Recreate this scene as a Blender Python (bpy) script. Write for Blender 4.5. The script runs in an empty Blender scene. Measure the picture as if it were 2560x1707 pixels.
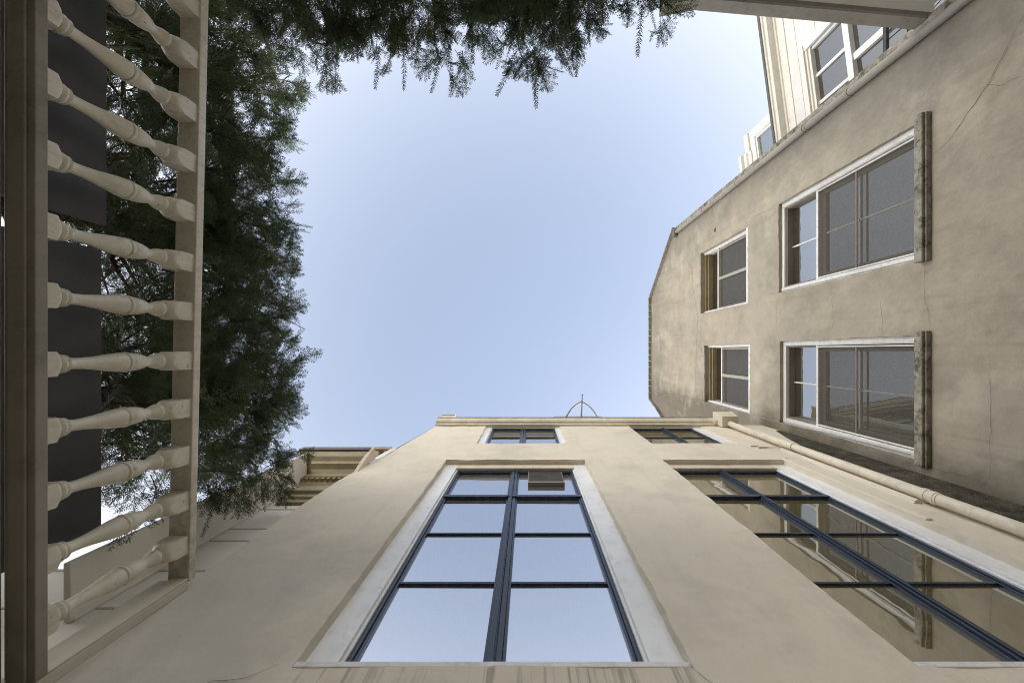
import bpy, math, random
import numpy as np
from mathutils import Vector, noise

random.seed(7); rng = np.random.default_rng(7)
C = bpy.context.scene.collection
R = math.radians
H = 1.5            # height of the camera above the paving; all z below are measured from the camera
F = 996.0          # focal length in photograph pixels
CX, CY = 1320.0, 878.0   # pixel of the zenith

# ------------------------------------------------------------------ camera, light
cam_d = bpy.data.cameras.new('camera'); cam = bpy.data.objects.new('camera', cam_d); C.objects.link(cam)
cam.location = (0, 0, H); cam.rotation_euler = (math.pi, 0, 0)
cam_d.sensor_width = 36.0; cam_d.lens = 36.0 * F / 2560.0
cam_d.shift_x = -(CX - 1280.0) / 2560.0; cam_d.shift_y = (CY - 853.5) / 2560.0
cam_d.clip_start = 0.02; cam_d.clip_end = 2000
bpy.context.scene.camera = cam

SUN_EL, SUN_AZ = R(34), math.atan2(0.62, 0.78)       # sun stands behind the grey and cream buildings
w = bpy.data.worlds.new('World'); bpy.context.scene.world = w; w.use_nodes = True
nt = w.node_tree; nt.nodes.clear()
out = nt.nodes.new('ShaderNodeOutputWorld'); bg = nt.nodes.new('ShaderNodeBackground')
sky = nt.nodes.new('ShaderNodeTexSky'); sky.sky_type = 'NISHITA'; sky.sun_disc = False
sky.sun_elevation = SUN_EL; sky.sun_rotation = math.pi/2 - SUN_AZ
sky.air_density = 1.0; sky.dust_density = 2.0; sky.ozone_density = 1.0
hz = nt.nodes.new('ShaderNodeMixRGB'); hz.blend_type = 'MIX'; hz.inputs[0].default_value = 0.30
hz.inputs[2].default_value = (4.1, 4.55, 5.5, 1)       # thin high haze
nt.links.new(sky.outputs[0], hz.inputs[1])
# warm low-sky glow added out of view to brighten the walls: grows towards the horizon
tcs = nt.nodes.new('ShaderNodeTexCoord'); sx = nt.nodes.new('ShaderNodeSeparateXYZ'); nt.links.new(tcs.outputs['Generated'], sx.inputs[0])
def wm(op, a, b):
    n = nt.nodes.new('ShaderNodeMath'); n.operation = op; n.use_clamp = op == 'SUBTRACT'
    for k, v in enumerate((a, b)):
        if isinstance(v, (int, float)): n.inputs[k].default_value = v
        else: nt.links.new(v, n.inputs[k])
    return n.outputs[0]
low = wm('POWER', wm('SUBTRACT', 1.0, wm('MAXIMUM', sx.outputs[2], 0.0)), 1.8)
ad = nt.nodes.new('ShaderNodeMixRGB'); ad.blend_type = 'ADD'; nt.links.new(low, ad.inputs[0])
nt.links.new(hz.outputs[0], ad.inputs[1]); ad.inputs[2].default_value = (15.5, 14, 11.8, 1)
nt.links.new(ad.outputs[0], bg.inputs[0])
bg.inputs[1].default_value = 0.13
nt.links.new(bg.outputs[0], out.inputs[0])
sd = bpy.data.lights.new('sun', 'SUN'); sd.energy = 3.0; sd.angle = R(0.5); sd.color = (1, .93, .82)
so = bpy.data.objects.new('sun', sd); C.objects.link(so)
sdir = Vector((math.cos(SUN_EL)*math.cos(SUN_AZ), math.cos(SUN_EL)*math.sin(SUN_AZ), math.sin(SUN_EL)))
so.rotation_euler = sdir.to_track_quat('Z', 'Y').to_euler(); so.location = (0, 0, 30)
vs = bpy.context.scene.view_settings
bpy.context.scene.display_settings.display_device = 'sRGB'
vs.view_transform = 'Standard'; vs.look = 'None'; vs.exposure = 1.0; vs.gamma = 1.0; vs.use_curve_mapping = False
cy = bpy.context.scene.cycles
cy.use_denoising = True; cy.denoiser = 'OPENIMAGEDENOISE'; cy.denoising_input_passes = 'RGB_ALBEDO_NORMAL'; cy.denoising_prefilter = 'NONE'; cy.filter_width = 1.0; cy.max_bounces = 10; cy.diffuse_bounces = 6; cy.glossy_bounces = 5; cy.transparent_max_bounces = 12

# ------------------------------------------------------------------ materials
def new_mat(name):
    m = bpy.data.materials.new(name); m.use_nodes = True
    n = m.node_tree.nodes; b = n['Principled BSDF']
    return m, m.node_tree, b

def tex_noise(t, scale, detail=5, rough=.6, stretch=None, coord=None):
    n = t.nodes.new('ShaderNodeTexNoise'); n.inputs['Scale'].default_value = scale
    n.inputs['Detail'].default_value = detail; n.inputs['Roughness'].default_value = rough
    tc0 = t.nodes.new('ShaderNodeTexCoord'); oi = t.nodes.new('ShaderNodeObjectInfo')
    va = t.nodes.new('ShaderNodeVectorMath'); va.operation = 'ADD'
    t.links.new(tc0.outputs['Object'], va.inputs[0]); t.links.new(oi.outputs['Location'], va.inputs[1])
    tc = va
    if stretch:
        mp = t.nodes.new('ShaderNodeMapping'); mp.inputs['Scale'].default_value = stretch
        t.links.new(va.outputs[0], mp.inputs[0]); t.links.new(mp.outputs[0], n.inputs['Vector'])
    else:
        t.links.new(va.outputs[0], n.inputs['Vector'])
    return n.outputs['Fac']

def ramp(t, fac, a, b):
    r = t.nodes.new('ShaderNodeMapRange'); r.clamp = True
    r.inputs[1].default_value = a; r.inputs[2].default_value = b
    t.links.new(fac, r.inputs[0]); return r.outputs[0]

def mul(t, a, b):
    m = t.nodes.new('ShaderNodeMath'); m.operation = 'MULTIPLY'
    t.links.new(a, m.inputs[0])
    if isinstance(b, (int, float)): m.inputs[1].default_value = b
    else: t.links.new(b, m.inputs[1])
    return m.outputs[0]

def mixc(t, fac, a, b):
    m = t.nodes.new('ShaderNodeMixRGB')
    if isinstance(fac, (int, float)): m.inputs[0].default_value = fac
    else: t.links.new(fac, m.inputs[0])
    for k, v in ((1, a), (2, b)):
        if isinstance(v, tuple): m.inputs[k].default_value = (*v, 1)
        else: t.links.new(v, m.inputs[k])
    return m.outputs[0]

def axis(t, k):
    tc = t.nodes.new('ShaderNodeTexCoord'); s = t.nodes.new('ShaderNodeSeparateXYZ')
    t.links.new(tc.outputs['Object'], s.inputs[0]); return s.outputs[k]

def bump(t, b, layers):
    prev = None
    for fac, dist in layers:
        n = t.nodes.new('ShaderNodeBump'); n.inputs['Distance'].default_value = dist; n.inputs['Strength'].default_value = 1
        t.links.new(fac, n.inputs['Height'])
        if prev: t.links.new(prev, n.inputs['Normal'])
        prev = n.outputs[0]
    t.links.new(prev, b.inputs['Normal'])

def stucco(name, base, alt, stain, stain_amt=.5, fine=.0015, mid=.004, rough=.9, streak=.35, lo=.5, hi=.72, grain=160):
    m, t, b = new_mat(name)
    c = mixc(t, ramp(t, tex_noise(t, .9, 6, .65), .38, .66), base, alt)
    st = mul(t, ramp(t, tex_noise(t, 1.7, 8, .7), lo, hi), stain_amt)
    c = mixc(t, st, c, stain)
    sk = mul(t, ramp(t, tex_noise(t, 1.0, 6, .65, (5, 5, .45)), .54, .78), streak)
    c = mixc(t, sk, c, stain)
    sp = mul(t, ramp(t, tex_noise(t, 14, 5, .7), .62, .75), .25)
    c = mixc(t, sp, c, stain)
    g = mul(t, ramp(t, tex_noise(t, grain, 3, .6), .3, .75), .16)
    c = mixc(t, g, c, stain)
    t.links.new(c, b.inputs['Base Color']); b.inputs['Roughness'].default_value = rough
    b.inputs['Specular IOR Level'].default_value = .25
    bump(t, b, [(tex_noise(t, 1.3, 4, .6), mid*3.5), (tex_noise(t, 5, 5, .6), mid), (tex_noise(t, grain*.6, 4, .7), fine)])
    return m

def paint(name, base, rough=.4, dirt=(.12, .10, .07), amt=.3, dscale=9, spec=.5, bumpd=.0006):
    m, t, b = new_mat(name)
    d = mul(t, ramp(t, tex_noise(t, dscale, 7, .7), .5, .75), amt)
    c = mixc(t, d, base, dirt)
    d2 = mul(t, ramp(t, tex_noise(t, 1.6, 5, .6), .4, .7), amt*.5)
    c = mixc(t, d2, c, dirt)
    t.links.new(c, b.inputs['Base Color'])
    t.links.new(ramp2(t, tex_noise(t, 6, 4), rough*.75, rough*1.3), b.inputs['Roughness'])
    b.inputs['Specular IOR Level'].default_value = spec
    bump(t, b, [(tex_noise(t, 40, 4), bumpd)])
    return m

def ramp2(t, fac, lo, hi):
    r = t.nodes.new('ShaderNodeMapRange'); r.inputs[1].default_value = .3; r.inputs[2].default_value = .7
    r.inputs[3].default_value = lo; r.inputs[4].default_value = hi
    t.links.new(fac, r.inputs[0]); return r.outputs[0]

M = {}
M['cream'] = stucco('cream_stucco', (.72, .645, .515), (.66, .60, .50), (.38, .345, .29), .55, .0012, .007, streak=.3, lo=.48, hi=.78)
M['grey'] = stucco('grey_stucco', (.412, .36, .28), (.345, .308, .248), (.19, .168, .135), .622, .003, .007, streak=.55, lo=.44, hi=.72, grain=90)
M['ledge'] = stucco('weathered_ledge', (.40, .37, .30), (.30, .28, .22), (.05, .05, .03), 1.0, .003, .006, streak=.8, lo=.4, hi=.6)
M['moss'] = stucco('mossy_mortar', (.12, .10, .07), (.06, .055, .035), (.018, .017, .01), .9, .008, .02, streak=.4, lo=.4, hi=.6, grain=60)
M['white_wall'] = stucco('white_panel_wall', (.76, .745, .71), (.73, .715, .69), (.5, .47, .42), .25, .0004, .001, rough=.7, streak=.12)
M['pale_wall'] = stucco('pale_panel_wall', (.80, .765, .68), (.77, .73, .65), (.4, .37, .31), .3, .0004, .001, rough=.6, streak=.15)
M['ochre'] = paint('ochre_cream_trim', (.32, .26, .145), .5, (.09, .065, .03), .6)
M['white'] = paint('white_gloss_paint', (.80, .80, .79), .35, (.3, .27, .22), .3)
M['whitedirt'] = paint('weathered_white_paint', (.74, .73, .70), .45, (.2, .17, .12), .45, 14)
M['creamtrim'] = paint('cream_trim_paint', (.70, .63, .50), .5, (.2, .16, .11), .5, 6)
M['navy'] = paint('navy_frame_paint', (.018, .031, .055), .25, (.05, .055, .06), .4, 16, bumpd=.0012)
M['tan'] = paint('tan_sash_paint', (.36, .33, .28), .5, (.1, .08, .06), .4)
M['brown'] = paint('bronze_brown_frame', (.20, .165, .125), .5, (.07, .055, .04), .4)
M['black'] = paint('black_iron_paint', (.015, .016, .018), .45)
M['dark'] = paint('charcoal_panel_paint', (.05, .053, .06), .5, (.085, .08, .075), .6, 2.5)
M['lead'] = paint('grey_pipe_metal', (.30, .275, .235), .55, (.1, .09, .07), .5)
M['slats'] = paint('louvre_slat', (.028, .025, .02), .7)
M['pave'] = stucco('stone_paving', (.42, .40, .36), (.36, .34, .3), (.2, .19, .16), .5)
M['soil'] = stucco('terrace_soil', (.12, .09, .06), (.08, .06, .04), (.03, .025, .02), .6)
M['ivory'] = paint('ivory_trim', (.76, .73, .65), .5, (.3, .25, .16), .3)
M['joint'] = paint('panel_joint_grey', (.42, .39, .33), .8)
M['post'] = paint('taupe_gloss_paint', (.58, .53, .44), .22, (.3, .26, .2), .3)
M['roof'] = paint('grey_roof_felt', (.12, .115, .11), .8)
M['crackm'] = paint('crack_shadow', (.13, .11, .088), .95, spec=.1)
M['bark'] = stucco('reddish_bark', (.13, .07, .045), (.09, .055, .04), (.03, .02, .015), .6, .003, .01)

def cream_mat():
    m = stucco('cream_stucco', (.72, .645, .515), (.66, .60, .50), (.38, .345, .29), .55, .0012, .007, streak=.3, lo=.48, hi=.78)
    t = m.node_tree; b = t.nodes['Principled BSDF']; c = b.inputs['Base Color'].links[0].from_socket
    # grime and balcony shade painted low on the left half, its rim broken up by noise (object x = world x - 1.2, object z = height above paving)
    def lin(sock, a, bb): return ramp(t, sock, a, bb)
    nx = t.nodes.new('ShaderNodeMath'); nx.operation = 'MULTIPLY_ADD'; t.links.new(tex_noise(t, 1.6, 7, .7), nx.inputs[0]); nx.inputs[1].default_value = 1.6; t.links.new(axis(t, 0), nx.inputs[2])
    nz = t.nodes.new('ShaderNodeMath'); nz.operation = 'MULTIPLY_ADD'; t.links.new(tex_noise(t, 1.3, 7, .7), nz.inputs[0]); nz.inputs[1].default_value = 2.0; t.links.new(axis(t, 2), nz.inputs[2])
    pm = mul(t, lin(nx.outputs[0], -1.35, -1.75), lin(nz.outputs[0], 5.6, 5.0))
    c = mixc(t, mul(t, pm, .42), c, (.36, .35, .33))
    dz = mul(t, lin(axis(t, 2), 2.6, 3.24), lin(axis(t, 2), 3.29, 3.26))
    dz = mul(t, dz, mul(t, lin(axis(t, 0), -2.27, -2.2), lin(axis(t, 0), -.45, -.52)))
    dr = mul(t, mul(t, lin(tex_noise(t, 1.0, 4, .7, (24, 24, .5)), .52, .64), dz), .55)
    c = mixc(t, dr, c, (.16, .14, .10))
    t.links.new(c, b.inputs['Base Color']); return m
def moss_mat():
    m, t, b = new_mat('black_moss')
    c = mixc(t, ramp(t, tex_noise(t, 7, 6, .7), .38, .62), (.022, .019, .01), (.085, .07, .045))
    c = mixc(t, mul(t, ramp(t, tex_noise(t, 2.2, 5, .6), .5, .7), .7), c, (.02, .017, .01))
    c = mixc(t, ramp(t, tex_noise(t, 75, 2, .5), .67, .73), c, (.42, .40, .34))
    t.links.new(c, b.inputs['Base Color']); b.inputs['Roughness'].default_value = 1
    bump(t, b, [(tex_noise(t, 30, 5, .7), .02)])
    return m
def ledge_mat():
    m, t, b = new_mat('mossy_sill_stone')
    c = mixc(t, ramp(t, tex_noise(t, 5, 6, .7), .4, .6), (.36, .33, .27), (.22, .20, .155))
    c = mixc(t, mul(t, ramp(t, tex_noise(t, 8, 8, .8), .49, .6), .85), c, (.05, .05, .028))
    c = mixc(t, mul(t, ramp(t, tex_noise(t, 90, 3, .6), .62, .7), .6), c, (.42, .4, .34))
    t.links.new(c, b.inputs['Base Color']); b.inputs['Roughness'].default_value = .95
    bump(t, b, [(tex_noise(t, 40, 5, .7), .008)])
    return m
def grey_mat():
    m = stucco('grey_stucco', (.412, .36, .28), (.345, .308, .248), (.19, .168, .135), .62, .003, .006, streak=.5, grain=90, lo=.46, hi=.74)
    t = m.node_tree; b = t.nodes['Principled BSDF']; c = b.inputs['Base Color'].links[0].from_socket
    # grime near the corner with the cream building, near the far corner, and run-off below the eaves (object y = world y, z = height)
    n1 = t.nodes.new('ShaderNodeMath'); n1.operation = 'MULTIPLY_ADD'; t.links.new(tex_noise(t, 2.3, 7, .7), n1.inputs[0]); n1.inputs[1].default_value = .9; t.links.new(axis(t, 1), n1.inputs[2])
    g1 = mul(t, ramp(t, n1.outputs[0], 1.42, 1.85), .75)
    g2 = mul(t, ramp(t, n1.outputs[0], -2.2, -3.2), .8)
    n2 = t.nodes.new('ShaderNodeMath'); n2.operation = 'MULTIPLY_ADD'; t.links.new(tex_noise(t, 1.0, 6, .7, (3, 3, .5)), n2.inputs[0]); n2.inputs[1].default_value = 5; t.links.new(axis(t, 2), n2.inputs[2])
    g3 = mul(t, ramp(t, n2.outputs[0], 16.2, 18.0), .55)
    for g_, col in ((g1, (.11, .095, .068)), (g2, (.15, .14, .12)), (g3, (.17, .155, .125))): c = mixc(t, g_, c, col)
    lp = mul(t, ramp(t, tex_noise(t, 1.3, 5, .6), .56, .68), .35); c = mixc(t, lp, c, (.52, .475, .37))
    t.links.new(c, b.inputs['Base Color']); return m
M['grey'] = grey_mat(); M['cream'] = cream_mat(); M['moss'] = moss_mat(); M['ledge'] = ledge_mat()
def wood_paint():
    m, t, b = new_mat('aged_taupe_paint')
    c = mixc(t, ramp(t, tex_noise(t, 3, 5, .6), .4, .65), (.67, .625, .505), (.595, .55, .445))
    sk = mul(t, ramp(t, tex_noise(t, 3.0, 6, .65, (9, 9, .8)), .5, .75), .35)
    c = mixc(t, sk, c, (.30, .26, .2))
    sp = ramp(t, tex_noise(t, 55, 3, .55), .69, .73)
    c = mixc(t, mul(t, sp, .8), c, (.05, .04, .03))
    # green-black algae near the wet end against the cream wall
    al = mul(t, ramp(t, axis(t, 1), .55, 1.6), ramp(t, tex_noise(t, 11, 6, .7), .42, .6))
    c = mixc(t, mul(t, al, .75), c, (.055, .052, .018))
    t.links.new(c, b.inputs['Base Color'])
    t.links.new(ramp2(t, tex_noise(t, 8, 4), .18, .4), b.inputs['Roughness'])
    bump(t, b, [(tex_noise(t, 30, 4), .001)])
    return m
M['wood'] = wood_paint()
M['oldrail'] = stucco('weathered_rail_paint', (.33, .295, .235), (.275, .25, .2), (.09, .08, .06), .7, .0006, .001, rough=.5, streak=.4, grain=120)

def glass(name, refl=.72, tint=(.86, .9, .96), dark=(.03, .032, .03)):
    m, t, b = new_mat(name)
    o = t.nodes['Material Output']
    g = t.nodes.new('ShaderNodeBsdfGlossy'); g.inputs['Roughness'].default_value = .012
    g.inputs['Color'].default_value = (*tint, 1)
    d = t.nodes.new('ShaderNodeBsdfDiffuse'); d.inputs['Color'].default_value = (*dark, 1)
    bp = t.nodes.new('ShaderNodeBump'); bp.inputs['Distance'].default_value = .0016
    t.links.new(tex_noise(t, 2.2, 2), bp.inputs['Height']); t.links.new(bp.outputs[0], g.inputs['Normal'])
    mx = t.nodes.new('ShaderNodeMixShader'); mx.inputs[0].default_value = refl
    t.links.new(d.outputs[0], mx.inputs[1]); t.links.new(g.outputs[0], mx.inputs[2])
    t.links.new(mx.outputs[0], o.inputs[0]); t.nodes.remove(b)
    return m
M['glass'] = glass('reflective_pane', .72, (.87, .905, .955), (.17, .17, .165))
M['glass_warm'] = glass('warm_room_pane', .5, (.88, .87, .82), (.125, .105, .058))
def old_glass(name, refl, tint, dark, lean):
    m = glass(name, refl, tint, dark); t = m.node_tree
    g = [n for n in t.nodes if n.type == 'BSDF_GLOSSY'][0]; bp = [n for n in t.nodes if n.type == 'BUMP'][0]
    va = t.nodes.new('ShaderNodeVectorMath'); va.operation = 'ADD'; va.inputs[1].default_value = (0, lean, 0)
    vn = t.nodes.new('ShaderNodeVectorMath'); vn.operation = 'NORMALIZE'
    t.links.new(bp.outputs[0], va.inputs[0]); t.links.new(va.outputs[0], vn.inputs[0]); t.links.new(vn.outputs[0], g.inputs['Normal'])
    return m
M['glass2'] = old_glass('old_pane', .58, (.84, .87, .86), (.06, .052, .038), .075)     # panes set slightly out of true
M['glass3'] = glass('dark_pane', .34, (.8, .8, .76), (.035, .03, .022))

def screen_mat():
    m, t, b = new_mat('insect_screen')
    o = t.nodes['Material Output']
    tr = t.nodes.new('ShaderNodeBsdfTransparent')
    d = t.nodes.new('ShaderNodeBsdfDiffuse'); d.inputs['Color'].default_value = (.125, .116, .098, 1)
    mx = t.nodes.new('ShaderNodeMixShader')
    wv = t.nodes.new('ShaderNodeTexWave'); wv.inputs['Scale'].default_value = 14; wv.inputs['Distortion'].default_value = 2.5
    wv.bands_direction = 'Y'; wv.inputs['Detail Scale'].default_value = .6
    tc = t.nodes.new('ShaderNodeTexCoord'); t.links.new(tc.outputs['Object'], wv.inputs[0])
    t.links.new(ramp2(t, wv.outputs['Fac'], .62, .46), mx.inputs[0])
    t.links.new(tr.outputs[0], mx.inputs[1]); t.links.new(d.outputs[0], mx.inputs[2])
    t.links.new(mx.outputs[0], o.inputs[0]); t.nodes.remove(b)
    return m
M['screen'] = screen_mat()

def leaf_mat(name, c1, c2, c3):
    m, t, b = new_mat(name)
    c = mixc(t, ramp(t, tex_noise(t, 3.2, 4, .6), .4, .62), c1, c2)
    c = mixc(t, ramp(t, tex_noise(t, 5.0, 3, .6), .66, .74), c, c3)
    t.links.new(c, b.inputs['Base Color']); b.inputs['Roughness'].default_value = .5
    b.inputs['Specular IOR Level'].default_value = .4
    tl = t.nodes.new('ShaderNodeBsdfTranslucent'); t.links.new(c, tl.inputs[0])
    mx = t.nodes.new('ShaderNodeMixShader'); mx.inputs[0].default_value = .4
    t.links.new(b.outputs[0], mx.inputs[1]); t.links.new(tl.outputs[0], mx.inputs[2]); t.links.new(mx.outputs[0], t.nodes['Material Output'].inputs[0])
    return m
M['yew'] = leaf_mat('yew_needles', (.072, .105, .052), (.118, .15, .066), (.17, .10, .05))
M['twig'] = leaf_mat('yew_twigs', (.07, .05, .03), (.05, .045, .025), (.09, .05, .03))
M['leaf'] = leaf_mat('fresh_leaf', (.12, .22, .04), (.10, .2, .03), (.15, .25, .05))

# ------------------------------------------------------------------ mesh helpers
class MB:
    def __init__(s): s.v = []; s.f = []; s.rng = []
    def add(s, vs, fs):
        o, q = len(s.v), len(s.f); s.v += [tuple(p) for p in vs]; s.f += [tuple(i+o for i in f) for f in fs]; s.rng.append((o, len(s.v), q, len(s.f))); return s
    def box(s, x0, x1, y0, y1, z0, z1):
        x0, x1 = sorted((x0, x1)); y0, y1 = sorted((y0, y1)); z0, z1 = sorted((z0, z1))
        return s.add([(x0,y0,z0),(x1,y0,z0),(x1,y1,z0),(x0,y1,z0),(x0,y0,z1),(x1,y0,z1),(x1,y1,z1),(x0,y1,z1)],
                     [(3,2,1,0),(4,5,6,7),(0,1,5,4),(1,2,6,5),(2,3,7,6),(3,0,4,7)])
    def hexa(s, a, b):                      # two quads a (4 pts) and b (4 pts)
        return s.add(list(a)+list(b), [(3,2,1,0),(4,5,6,7),(0,1,5,4),(1,2,6,5),(2,3,7,6),(3,0,4,7)])
    def quad(s, *p): return s.add(p, [tuple(range(len(p)))])
    def extrude(s, prof, a, b, fn):         # closed profile [(p,q)] swept from a to b; fn(t,p,q)->xyz
        n = len(prof); vs = [fn(a, p, q) for p, q in prof] + [fn(b, p, q) for p, q in prof]
        fs = [(i, (i+1) % n, n+(i+1) % n, n+i) for i in range(n)] + [tuple(range(n-1, -1, -1)), tuple(range(n, 2*n))]
        return s.add(vs, fs)
    def tube(s, path, r, n=10, caps=True):
        path = [Vector(p) for p in path]; rings = []
        rr = r if isinstance(r, (list, tuple)) else [r]*len(path)
        ref = Vector((.31, .17, .93))
        for i, p in enumerate(path):
            d = (path[min(i+1, len(path)-1)] - path[max(i-1, 0)]).normalized()
            if abs(d.dot(ref)) > .97: ref = Vector((1, .1, 0))
            u = d.cross(ref).normalized(); v = d.cross(u)
            rings.append([p + rr[i]*(math.cos(2*math.pi*k/n)*u + math.sin(2*math.pi*k/n)*v) for k in range(n)])
        vs = [q for ring in rings for q in ring]
        fs = [(i*n+k, i*n+(k+1) % n, (i+1)*n+(k+1) % n, (i+1)*n+k) for i in range(len(path)-1) for k in range(n)]
        if caps: fs += [tuple(range(n-1, -1, -1)), tuple(range((len(path)-1)*n, len(path)*n))]
        return s.add(vs, fs)

def obj(name, mb, mat, parent=None, bevel=0.0, smooth=False, origin=None, label=None):
    """links the collected faces as ONE mesh object; vertices are given in camera-height coordinates"""
    base = Vector(origin) if origin else Vector((0, 0, 0))
    if parent is not None:
        base = Vector(parent['base'])
    me = bpy.data.meshes.new(name)
    me.from_pydata([(p[0]-base.x, p[1]-base.y, p[2]-base.z) for p in mb.v], [], mb.f)
    me.validate(); me.update()
    import bmesh
    b = bmesh.new(); b.from_mesh(me); bmesh.ops.recalc_face_normals(b, faces=b.faces); b.to_mesh(me); b.free()
    if smooth: 
        me.polygons.foreach_set('use_smooth', [True]*len(me.polygons))
    for mm in (mat if isinstance(mat, list) else [mat]): me.materials.append(M[mm] if isinstance(mm, str) else mm)
    o = bpy.data.objects.new(name, me); C.objects.link(o)
    if parent is not None:
        o.parent = parent; o['base'] = list(base)
    else:
        o.location = (base.x, base.y, base.z + H); o['base'] = list(base)
    if bevel:
        md = o.modifiers.new('bevel', 'BEVEL'); md.width = bevel; md.segments = 2; md.limit_method = 'ANGLE'; md.angle_limit = R(40)
    if label: o['label'] = label
    return o

def split(name, mb, groups, mat, parent, **kw):     # each group of added shapes becomes an object of its own
    outs = []
    for gr in groups:
        m = MB()
        for k in gr:
            (v0, v1, f0, f1) = mb.rng[k]; m.add(mb.v[v0:v1], [tuple(i-v0 for i in f) for f in mb.f[f0:f1]])
        outs.append(obj(name, m, mat, parent, **kw))
    return outs

def thing(name, label, cat, base, group=None):
    o = bpy.data.objects.new(name, None); C.objects.link(o)
    o.location = (base[0], base[1], base[2] + H); o.empty_display_size = .2
    o['base'] = list(base); o['label'] = label; o['category'] = cat
    if group: o['group'] = group
    return o

def tag(o, label=None, cat=None, group=None, kind=None):
    if label: o['label'] = label
    if cat: o['category'] = cat
    if group: o['group'] = group
    if kind: o['kind'] = kind
    return o

def holder(name, parent):                   # a part that only carries sub-parts
    o = bpy.data.objects.new(name, None); C.objects.link(o); o.parent = parent; o['base'] = parent['base']
    o.empty_display_size = .1
    return o

def grid_wall(a0, a1, z0, z1, openings, fn, depth, cell=.06, clamp=None, jit=.004, wob=.003):
    """plastered wall as a fine sheet with slightly uneven face and opening edges; fn(a, z, d) -> xyz, d>0 goes into the wall"""
    def lines(lo, hi, cuts):
        cs = sorted({lo, hi, *[c for c in cuts if lo < c < hi]}); L = []
        for p, q in zip(cs[:-1], cs[1:]):
            n = max(1, int(round((q-p)/cell))); L += [p+(q-p)*i/n for i in range(n)]
        return L + [hi]
    A = lines(a0, a1, [v for o in openings for v in o[:2]]); Z = lines(z0, z1, [v for o in openings for v in o[2:4]])
    idx = {}; mb = MB()
    edge = set()
    def inside(a, z): return any(o[0] < a < o[1] and o[2] < z < o[3] for o in openings)
    def vert(i, j):
        if (i, j) in idx: return idx[(i, j)]
        a, z = A[i], Z[j]
        if clamp: a, z = clamp(a, z)
        n1 = noise.noise(Vector((a*3.1, z*3.1, 1.7))); n2 = noise.noise(Vector((a*11, z*11, 5.1)))
        d = wob*(n1*1.6 + n2*.6)
        for o in openings:
            if o[0]-1e-6 <= A[i] <= o[1]+1e-6 and o[2]-1e-6 <= Z[j] <= o[3]+1e-6:
                a += jit*noise.noise(Vector((z*9, a*3, 9.3))); z += jit*noise.noise(Vector((a*9, z*3, 3.3))); d += .002*n2
        idx[(i, j)] = len(mb.v); mb.v.append(tuple(fn(a, z, d))); return idx[(i, j)]
    mids = {}
    for i in range(len(A)-1):
        for j in range(len(Z)-1):
            if inside((A[i]+A[i+1])/2, (Z[j]+Z[j+1])/2): continue
            if clamp:
                pts = [clamp(A[p], Z[q]) for p, q in ((i, j), (i+1, j), (i+1, j+1), (i, j+1))]
                if max(p[1] for p in pts)-min(p[1] for p in pts) < 1e-5 or max(p[0] for p in pts)-min(p[0] for p in pts) < 1e-5: continue
            mb.f.append((vert(i, j), vert(i+1, j), vert(i+1, j+1), vert(i, j+1)))
    # reveals
    for o in openings:
        dp = o[4] if len(o) > 4 else depth
        ai = [i for i, a in enumerate(A) if o[0]-1e-6 <= a <= o[1]+1e-6]; zj = [j for j, z in enumerate(Z) if o[2]-1e-6 <= z <= o[3]+1e-6]
        loop = [(i, zj[0]) for i in ai] + [(ai[-1], j) for j in zj[1:]] + [(i, zj[-1]) for i in ai[::-1][1:]] + [(ai[0], j) for j in zj[::-1][1:-1]]
        back = {}
        for (i, j) in loop:
            p = mb.v[vert(i, j)]; a, z = A[i], Z[j]
            back[(i, j)] = len(mb.v); mb.v.append(tuple(fn(a, z, dp)))
        for q, r in zip(loop, loop[1:]+loop[:1]):
            mb.f.append((vert(*q), vert(*r), back[r], back[q]))
    return mb

def crack(name, parent, pts, fn, wdt=.006, mat='crackm'):
    """a thin dark crack: jagged ribbon lying 2 mm proud of the plaster"""
    P = []
    for (a, b), (c, d) in zip(pts[:-1], pts[1:]):
        n = max(2, int(math.hypot(c-a, d-b)/.05))
        P += [(a+(c-a)*k/n, b+(d-b)*k/n) for k in range(n)]
    P.append(pts[-1]); mb = MB(); L = []
    for k, (a, z) in enumerate(P):
        t = k/max(1, len(P)-1); ww = .62*wdt*(.25+.75*math.sin(math.pi*min(1, max(0, .08+.84*t))))*(.6+.8*random.random())
        a += random.uniform(-.012, .012); z += random.uniform(-.01, .01)
        p, q = P[max(k-1, 0)], P[min(k+1, len(P)-1)]
        dx, dz = q[0]-p[0], q[1]-p[1]; l = math.hypot(dx, dz) or 1
        L.append(((a-dz/l*ww/2, z+dx/l*ww/2), (a+dz/l*ww/2, z-dx/l*ww/2)))
    vs = []
    for l, r in L: vs += [fn(l[0], l[1], -.0075), fn(r[0], r[1], -.0075)]
    mb.add(vs, [(2*k, 2*k+1, 2*k+3, 2*k+2) for k in range(len(L)-1)])
    return obj(name, mb, mat, parent)

# ------------------------------------------------------------------ ground
g = MB(); 
n = 40
g.quad((-400, -400, -H), (400, -400, -H), (400, 400, -H), (-400, 400, -H))
tag(obj('paving', g, 'pave'), kind='structure')
g = MB().box(-9, -2.42, -9, 1.50, -H+.004, 1.45)
tag(obj('terrace', g, 'soil'), kind='structure')
rw = MB().box(-2.40, -2.125, -9, 1.395, -H+.002, 1.612)
tag(obj('retaining_wall', rw, 'grey', bevel=.01), 'grey rendered garden wall carrying the white balustrade', 'wall')

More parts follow.
